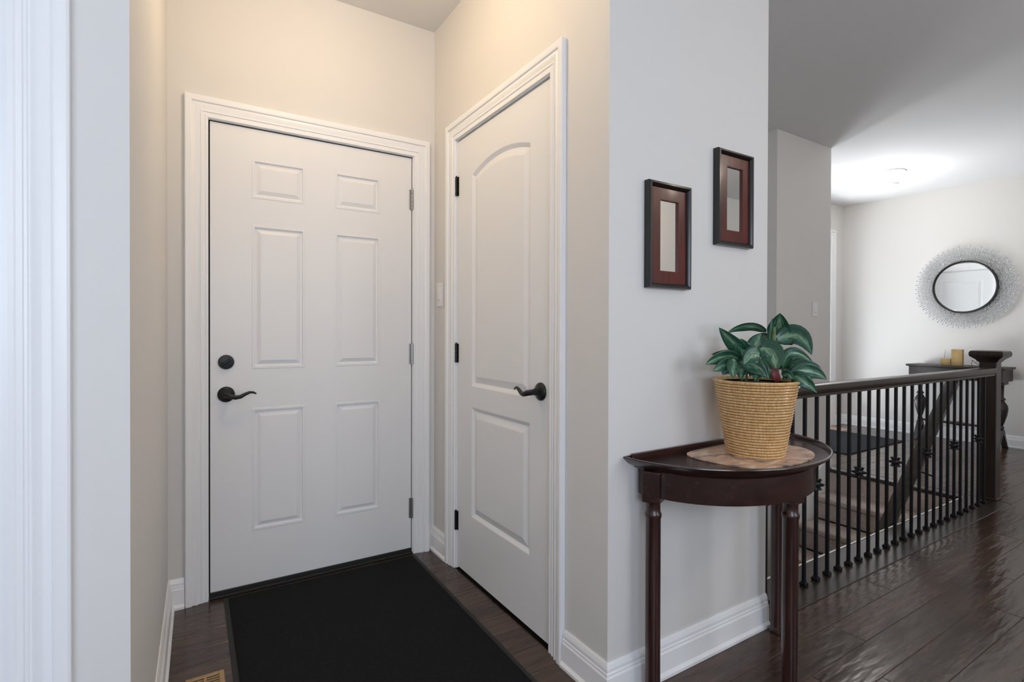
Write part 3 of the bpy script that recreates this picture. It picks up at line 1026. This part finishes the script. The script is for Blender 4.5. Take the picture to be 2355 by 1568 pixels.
def leaf(base, mid, tip, wpx, roll=0.0, fold=.28, mat='leaf', sharp=1.0):
    B, M_, T_ = [px(q[0], q[1], D0 + q[2]) for q in (base, mid, tip)]
    W_ = wpx * 1.18 / F_PX * (D0 + mid[2]) / 2
    C = M_ * 2 - (B + T_) * .5
    NL, NW = 12, 6
    mb = MB(); vs = []; fs = []
    for i in range(NL + 1):
        s_ = i / NL
        p = B * (1 - s_) ** 2 + C * 2 * s_ * (1 - s_) + T_ * s_ * s_
        tg = ((C - B) * (1 - s_) + (T_ - C) * s_).normalized()
        view = (Vector((0, 0, CAM_H)) - p).normalized()
        side = tg.cross(view).normalized()
        nrm = side.cross(tg).normalized()
        side2 = side * math.cos(roll) + nrm * math.sin(roll)
        nrm2 = nrm * math.cos(roll) - side * math.sin(roll)
        w = W_ * (2.62 * s_ ** .55 * (1 - s_) ** .88 + .05 * (1 - s_))
        for j in range(NW + 1):
            q = -1 + 2 * j / NW
            wav = .06 * math.sin(7 * s_ + 3 * q)
            vs.append(p + side2 * (w * q) + nrm2 * (w * (fold * abs(q) + wav * abs(q)) - w * fold * .5))
            mb.uv[len(vs) - 1] = (.5 + q * .5, s_)
    for i in range(NL):
        for j in range(NW):
            k = i * (NW + 1) + j
            fs.append((k, k + 1, k + NW + 2, k + NW + 1))
    mb.add(vs, fs)
    o = mb.build('leaf', mat, pl, smooth=180, recalc=False)
    sd = o.modifiers.new('solid', 'SOLIDIFY'); sd.thickness = .0008
    return o


LEAVES = [
    ((1718, 822, .00), (1688, 790, -.02), (1653, 753, -.03), 30, .35),
    ((1762, 764, .05), (1718, 750, .03), (1672, 766, .02), 24, .85),
    ((1787, 782, .04), (1792, 752, .03), (1794, 720, .00), 40, .1),
    ((1784, 788, .03), (1832, 771, .00), (1867, 816, -.04), 40, .1),
    ((1772, 800, .03), (1772, 768, .02), (1776, 731, .01), 9, .0),
    ((1742, 812, .02), (1742, 790, .03), (1750, 766, .04), 36, .0),
    ((1716, 822, -.01), (1708, 800, -.02), (1704, 778, -.02), 34, .0),
    ((1712, 822, .01), (1675, 812, .02), (1636, 815, .02), 18, .6),
    ((1700, 826, -.01), (1662, 822, -.03), (1623, 838, -.05), 28, .3),
    ((1696, 834, -.03), (1668, 840, -.05), (1640, 853, -.07), 26, .0),
    ((1694, 828, -.04), (1687, 842, -.07), (1687, 871, -.09), 26, .0),
    ((1748, 812, -.06), (1729, 819, -.08), (1710, 838, -.09), 34, .0),
    ((1700, 832, -.03), (1736, 842, -.06), (1764, 868, -.08), 30, .0),
    ((1748, 826, -.05), (1756, 846, -.07), (1769, 869, -.08), 20, .0),
    ((1746, 800, -.02), (1776, 814, -.05), (1784, 852, -.08), 44, .1),
    ((1800, 850, .00), (1822, 812, -.02), (1872, 836, -.03), 24, .2),
    ((1812, 842, .02), (1848, 832, .02), (1866, 850, .02), 18, .4),
    ((1820, 866, -.04), (1858, 852, -.06), (1902, 873, -.07), 34, .1),
    ((1822, 868, -.06), (1846, 874, -.09), (1880, 904, -.10), 28, .0),
    ((1800, 866, -.05), (1812, 862, -.07), (1824, 872, -.08), 18, .0),
    ((1816, 845, .01), (1856, 838, .01), (1888, 846, .01), 16, .2),
    ((1752, 842, .05), (1726, 846, .06), (1706, 858, .07), 26, .2),
    ((1776, 836, .06), (1800, 838, .07), (1806, 858, .08), 24, .2),
    ((1764, 800, .05), (1760, 780, .07), (1740, 770, .09), 26, .2),
    ((1742, 838, .00), (1734, 846, -.02), (1724, 866, -.04), 22, .0),
    ((1752, 850, -.03), (1742, 858, -.05), (1736, 876, -.07), 20, .0),
    ((1715, 842, -.01), (1706, 852, -.03), (1704, 872, -.05), 24, .0),
    ((1756, 836, .03), (1772, 846, .02), (1790, 866, .01), 30, .2),
    ((1690, 846, .03), (1674, 848, .02), (1662, 862, .02), 24, .1),
    ((1796, 846, .04), (1812, 852, .05), (1830, 868, .06), 26, .1),
    ((1726, 840, .05), (1700, 842, .07), (1668, 856, .10), 28, .3),
    ((1758, 822, .06), (1766, 806, .09), (1790, 808, .12), 30, .4),
    ((1730, 826, .06), (1712, 808, .09), (1690, 800, .11), 30, .4),
    ((1770, 846, -.04), (1764, 852, -.06), (1752, 872, -.08), 18, .0),
]
for q in LEAVES:
    leaf(*q)
MB().tube([px(1776, 872, D0), px(1776, 830, D0), px(1779, 790, D0 + .01), px(1780, 752, D0 + .015)], [.010, .010, .0095, .006], 8, sy=.7).build('stem', 'stem_green', pl, smooth=50)
for q in ((1742, 876, -.02, 1745, 812, -.02), (1706, 874, -.01, 1700, 830, -.02), (1716, 876, .01, 1717, 820, .0), (1802, 878, .0, 1800, 846, .0), (1822, 884, -.03, 1820, 864, -.04), (1786, 874, .03, 1786, 784, .04)):
    MB().tube([px(q[0], q[1], D0 + q[2]), px((q[0] + q[3]) / 2 + 2, (q[1] + q[4]) / 2, D0 + (q[2] + q[5]) / 2), px(q[3], q[4], D0 + q[5])], [.004, .0035, .003], 6).build('stem', 'stem_green', pl, smooth=60)
lab(leaf((1787, 880, -.085), (1784, 862, -.09), (1778, 842, -.08), 15, .0, .1, 'dried_red'), 'dried dark red leaf')

# ------------------------------------------------------------------ small framed mirrors
def small_mirror(x0, x1, z0, z1, label):
    Y = YC - .0008
    fr = tag(empty('framed_mirror', ((x0 + x1) / 2, Y, z0)), label, 'mirror', 'small framed mirrors on the corridor wall')
    mb = MB()

    def ring(steps, mat, name):
        loops = [(i, d) for i, d in steps]
        mb = MB(); vs = []
        for i, d in loops: vs += [(x0 + i, Y - d, z0 + i), (x1 - i, Y - d, z0 + i), (x1 - i, Y - d, z1 - i), (x0 + i, Y - d, z1 - i)]
        n = len(loops)
        fs = [(k * 4 + j, k * 4 + (j + 1) % 4, ((k + 1) % n) * 4 + (j + 1) % 4, ((k + 1) % n) * 4 + j) for k in range(n) for j in range(4)]
        mb.add(vs, fs)
        return mb.build(name, mat, fr, smooth=30)
    ring([(0, 0), (0, .020), (.003, .025), (.009, .026), (.014, .022), (.0175, .015), (.0175, 0)], 'frame_black', 'outer_frame')
    ring([(.0178, 0), (.0178, .013), (.050, .016), (.0575, .016), (.0575, 0)], 'frame_red', 'inner_frame')
    MB().box(x0 + .058, Y - .009, z0 + .058, x1 - .058, Y - .001, z1 - .058).build('mirror_glass', 'mirror_glass', fr)


small_mirror(1.2663, 1.4690, 1.3025, 1.6523, 'lower red-brown framed slim mirror near the alcove corner')
small_mirror(1.6130, 1.8200, 1.4734, 1.8204, 'higher red-brown framed slim mirror above the plant')

# ------------------------------------------------------------------ switch plates
def plate(name, W, a0, a1, z0, z1, label, rockers=1):
    o = tag(empty(name, W((a0 + a1) / 2, z0, 0)), label, 'light switch', 'white wall switch plates')
    mb = MB(); wbox(mb, W, a0, a1, z0, z1, .0004, .005)
    mb.build('plate', 'switch_white', o, bevel=.0018)
    am = (a0 + a1) / 2; zm = (z0 + z1) / 2
    mb = MB(); wbox(mb, W, am - .016, am + .016, zm - .033, zm + .033, .005, .0085)
    rk = mb.build('rocker', 'switch_white', o, bevel=.0015)
    mb = MB(); wbox(mb, W, am - .004, am + .004, zm - .028, zm - .025, .0085, .0092)
    mb.build('indicator', 'gap_dark', rk)


plate('light_switch', WBw, 2.462, 2.536, 1.286, 1.408, 'white switch plate in the corner beside the arched-panel door')
plate('light_switch', lambda a_, z, d: (a_, YF - .0005 - d, z), 4.412, 4.488, 1.290, 1.408, 'white light switch on the grey stairwell wall')

# ------------------------------------------------------------------ door mat and register
mt = tag(empty('door_mat', (.55, 1.7, 0)), 'black entrance mat in front of the six-panel door', 'mat')
mb = MB().prism([(.122, .95), (.972, .95), (.995, 2.552), (.130, 2.556)], 'xy', .0006, .0045)
mb.build('rubber_border', 'rubber_black', mt)
mb = MB().prism([(.140, .97), (.954, .97), (.976, 2.534), (.148, 2.538)], 'xy', .0046, .0105)
mb.build('pile', 'mat_fibre', mt, bevel=.003)
rg = tag(empty('floor_register', (.052, 1.88, 0)), 'tan metal floor vent with dark slots beside the mat', 'floor vent')
rx0, rx1, ry0, ry1 = -.008, .104, 1.735, 2.022
mb = MB()
fw_ = .016
mb.box(rx0, ry0, .0006, rx0 + fw_, ry1, .006); mb.box(rx1 - fw_, ry0, .0006, rx1, ry1, .006)
mb.box(rx0 + fw_, ry0, .0006, rx1 - fw_, ry0 + fw_, .006); mb.box(rx0 + fw_, ry1 - fw_, .0006, rx1 - fw_, ry1, .006)
mb.build('frame', 'register_brass', rg, bevel=.002)
MB().box(rx0 + fw_, ry0 + fw_, .0006, rx1 - fw_, ry1 - fw_, .0012).build('dark_slot', 'gap_dark', rg)
k = 0
y = ry0 + fw_ + .008
while y < ry1 - fw_ - .006:
    MB().box(rx0 + fw_, y, .0013, rx1 - fw_, y + .006, .0052).build('slat', 'register_brass', rg)
    y += .0145
MB().box((rx0 + rx1) / 2 - .004, ry0 + fw_, .0013, (rx0 + rx1) / 2 + .004, ry1 - fw_, .0056).build('centre_bar', 'register_brass', rg)

# ------------------------------------------------------------------ foyer: rug, console, round mirror
tag(MB().box(5.30, 2.505, .0006, 6.46, 3.26, .011).build('foyer_rug', 'foyer_rug', bevel=.004), 'dark grey flat rug on the foyer floor', 'rug')

CX0, CX1, CY0, CY1, CZ = 6.70, 7.035, 1.775, 2.600, .815
ct = tag(empty('console_table', (6.87, 2.19, 0)), 'dark wood console table with urn-shaped legs against the far wall', 'table')


def top_outline(g):
    pts_ = [(CX1, CY0 - g), (CX1, CY1 + g)]
    n = 24
    for k in range(n + 1):
        s_ = k / n
        y_ = CY1 + g - (CY1 - CY0 + 2 * g) * s_
        pts_.append((CX0 - g + .018 * math.cos(2 * math.pi * s_) + .004, y_))
    return pts_


mb = MB()
stack(mb, [(top_outline(-.010), CZ - .024), (top_outline(-.002), CZ - .018), (top_outline(0), CZ - .010), (top_outline(-.001), CZ - .002), (top_outline(-.006), CZ)])
mb.build('table_top', 'console_wood', ct, smooth=35)
mb = MB()
ao2 = [(x, y) for x, y in top_outline(-.022)]
mb.prism(ao2, 'xy', .672, CZ - .0245)
mb.build('apron', 'console_wood', ct)
for y_ in (CY0 + .065, CY1 - .085):
    x_ = 6.868
    l = MB().lathe([(.030, .671), (.032, .650), (.022, .632), (.020, .560), (.019, .520), (.030, .505), (.038, .492), (.022, .486), (.030, .470), (.048, .440), (.054, .405), (.046, .340), (.028, .270), (.016, .235), (.024, .222), (.024, .208), (.014, .200), (.018, .170)], (x_, y_, 0), 18).build('leg', 'console_wood', ct, smooth=40)
    MB().box(x_ - .075, y_ - .038, .640, x_ + .075, y_ + .038, .6715).build('bracket', 'console_wood', l, bevel=.012)
    for sg in (-1, 1):
        mb = MB()
        pr = [(0, .205), (.030, .190), (.070, .110), (.120, .030), (.150, .0008), (.105, .0008), (.075, .050), (.035, .115), (0, .150)]
        mb.prism([(x_ + sg * p[0], p[1]) for p in pr], 'xz', y_ - .022, y_ + .022)
        mb.build('foot', 'console_wood', l, bevel=.004)
mb = MB()
yy = [CY0 + .080 + k * (CY1 - CY0 - .18) / 12 for k in range(13)]
mb.tube([(6.868, y_, .205) for y_ in yy], [.012, .012, .018, .011, .013, .016, .022, .016, .013, .011, .018, .012, .012], 10)
mb.build('stretcher', 'console_wood', ct, smooth=60)

CG = 'tan blocks on the console table'
tag(MB().box(6.800, 2.130, CZ + .0006, 6.850, 2.222, CZ + .168).build('decor_block', 'tan_block', bevel=.002, loc=(6.82, 2.17, CZ)), 'tall upright tan block on the console table', 'ornament', CG)
lb = tag(empty('decor_block', (6.82, 2.27, CZ)), 'low tan block with a thin upright wire beside the tall block', 'ornament', CG)
MB().box(6.795, 2.226, CZ + .0006, 6.850, 2.312, CZ + .070).build('block', 'tan_block', lb, bevel=.002)
MB().tube([(6.82, 2.285, CZ + .07), (6.82, 2.283, CZ + .11), (6.82, 2.276, CZ + .165)], .0013, 6).build('wire', 'wire', lb)
wo = tag(empty('wire_ornament', (6.82, 2.02, CZ)), 'small bent wire ornament beside the tan blocks', 'ornament')
MB().tube([(6.80, 1.98, CZ + .002), (6.80, 2.075, CZ + .002)], .002, 6).build('base_wire', 'wire', wo)
MB().tube([(6.80, 1.985, CZ + .004), (6.81, 2.01, CZ + .028), (6.82, 2.03, CZ + .036), (6.83, 2.055, CZ + .060), (6.83, 2.06, CZ + .055)], .003, 6).build('bent_wire', 'wire', wo)
MB().tube([(6.80, 2.02, CZ + .034), (6.80, 2.00, CZ + .09)], .0016, 6).build('twig', 'wire', wo)
MB().tube([(6.82, 2.055, CZ + .003), (6.82, 2.06, CZ + .03), (6.83, 2.055, CZ + .060)], .002, 6).build('leg_wire', 'wire', wo)

# round sunburst mirror
MX, MY, MZ = XG - .001, 2.190, 1.645
sm = tag(empty('sunburst_mirror', (MX, MY, MZ)), 'round mirror with dark rim and sparkling crystal bead sunburst', 'mirror')
RI, RO = .262, .440
mb = MB().lathe([(.0001, -.030), (RI, -.030), (RI, -.020), (.0001, -.020)], (MX, MY, MZ), 56, 'x', closed=False)
mb.build('mirror_glass', 'mirror_glass', sm, smooth=30)
mb = MB(); n = 64; vs = []
pr = [(RI - .003, -.034), (RI + .003, -.044), (RI + .014, -.046), (RI + .018, -.036), (RI + .016, -.002), (RI - .003, -.002)]
for i in range(n):
    an = 2 * math.pi * i / n
    for rr, h_ in pr: vs.append((MX + h_, MY + rr * math.cos(an), MZ + rr * math.sin(an)))
q = len(pr)
mb.add(vs, [(i * q + k, ((i + 1) % n) * q + k, ((i + 1) % n) * q + (k + 1) % q, i * q + (k + 1) % q) for i in range(n) for k in range(q)])
lab(mb.build('rim', 'frame_black', sm, smooth=40), 'dark metal rim')
NS = 112
wires = MB(); beads = MB()


def ico(mb, c, r_):
    v_ = [(r_, 0, 0), (-r_, 0, 0), (0, r_, 0), (0, -r_, 0), (0, 0, r_), (0, 0, -r_)]
    mb.add([Vector(c) + Vector(p) for p in v_], [(0, 2, 4), (2, 1, 4), (1, 3, 4), (3, 0, 4), (2, 0, 5), (1, 2, 5), (3, 1, 5), (0, 3, 5)])


for i in range(NS):
    an = 2 * math.pi * i / NS
    cs, sn = math.cos(an), math.sin(an)
    ro = RO - (.0 if i % 2 == 0 else .022)
    pt = lambda rr, h_: (MX + h_, MY + rr * cs, MZ + rr * sn)
    wires.tube([pt(RI + .012, -.020), pt(ro, -.030)], .0015, 4)
    for k in range(8):
        rr = RI + .024 + k * (ro - RI - .028) / 7 + (random.uniform(-.006, .006) if k < 7 else 0)
        ico(beads, pt(rr, -.024 - .007 * k / 7 + random.uniform(-.004, .004)), .0084 if k < 7 else .0112)
for rr in (RI + .050, RI + .085, RI + .120):
    wires.tube([(MX - .020, MY + rr * math.cos(2 * math.pi * k / 72), MZ + rr * math.sin(2 * math.pi * k / 72)) for k in range(73)], .0014, 4, cap=False)
for an in (.6, 2.2, 3.8, 5.4):
    wires.tube([(MX - .002, MY + (RI + .085) * math.cos(an), MZ + (RI + .085) * math.sin(an)), (MX - .020, MY + (RI + .085) * math.cos(an), MZ + (RI + .085) * math.sin(an))], .002, 5)
tag(wires.build('wire_spokes', 'chrome', sm), 'thin silver radiating wires', kind='stuff')
tag(beads.build('crystal_beads', 'crystal', sm), 'clear sparkling crystal beads', kind='stuff')

# ------------------------------------------------------------------ ceiling lamps
def ceiling_lamp(x, y, mat, label, power, color, rad=.15, hook=False):
    o = tag(empty('ceiling_light', (x, y, HC)), label, 'ceiling light', 'domed ceiling lights')
    MB().lathe([(.0001, -.0006), (rad + .012, -.0006), (rad + .012, -.016), (rad, -.020), (.0001, -.020)], (x, y, HC), 32, closed=False).build('base_ring', 'switch_white', o, smooth=40)
    MB().lathe([(.0001, -.0202), (rad - .004, -.0202), (rad - .008, -.045), (rad * .75, -.070), (rad * .4, -.084), (.0001, -.088)], (x, y, HC), 32, closed=False).build('glass_dome', mat, o, smooth=60)
    if hook:
        MB().tube([(x - .02, y, HC - .086), (x - .02, y - .01, HC - .10), (x + .01, y - .02, HC - .108), (x + .05, y - .05, HC - .110)], .003, 6).build('pull_hook', 'wire', o, smooth=60)
    l = bpy.data.lights.new('bulb', 'POINT')
    l.energy = power; l.color = color; l.shadow_soft_size = .08
    b = bpy.data.objects.new('bulb', l)
    COL.objects.link(b)
    b.parent = o; b.location = (0, 0, -.17)


ceiling_lamp(.47, 1.74, 'lamp_glass', 'warm domed ceiling light above the entrance mat', 8.8, (1, .73, .43))
ceiling_lamp(5.90, 2.42, 'lamp_glass_cool', 'bright white domed ceiling light in the foyer', 9, (1, .96, .92), .11, True)
ceiling_lamp(3.55, -.55, 'lamp_glass', 'warm domed ceiling light in the hall beside the railing', 17, (1, .88, .76))
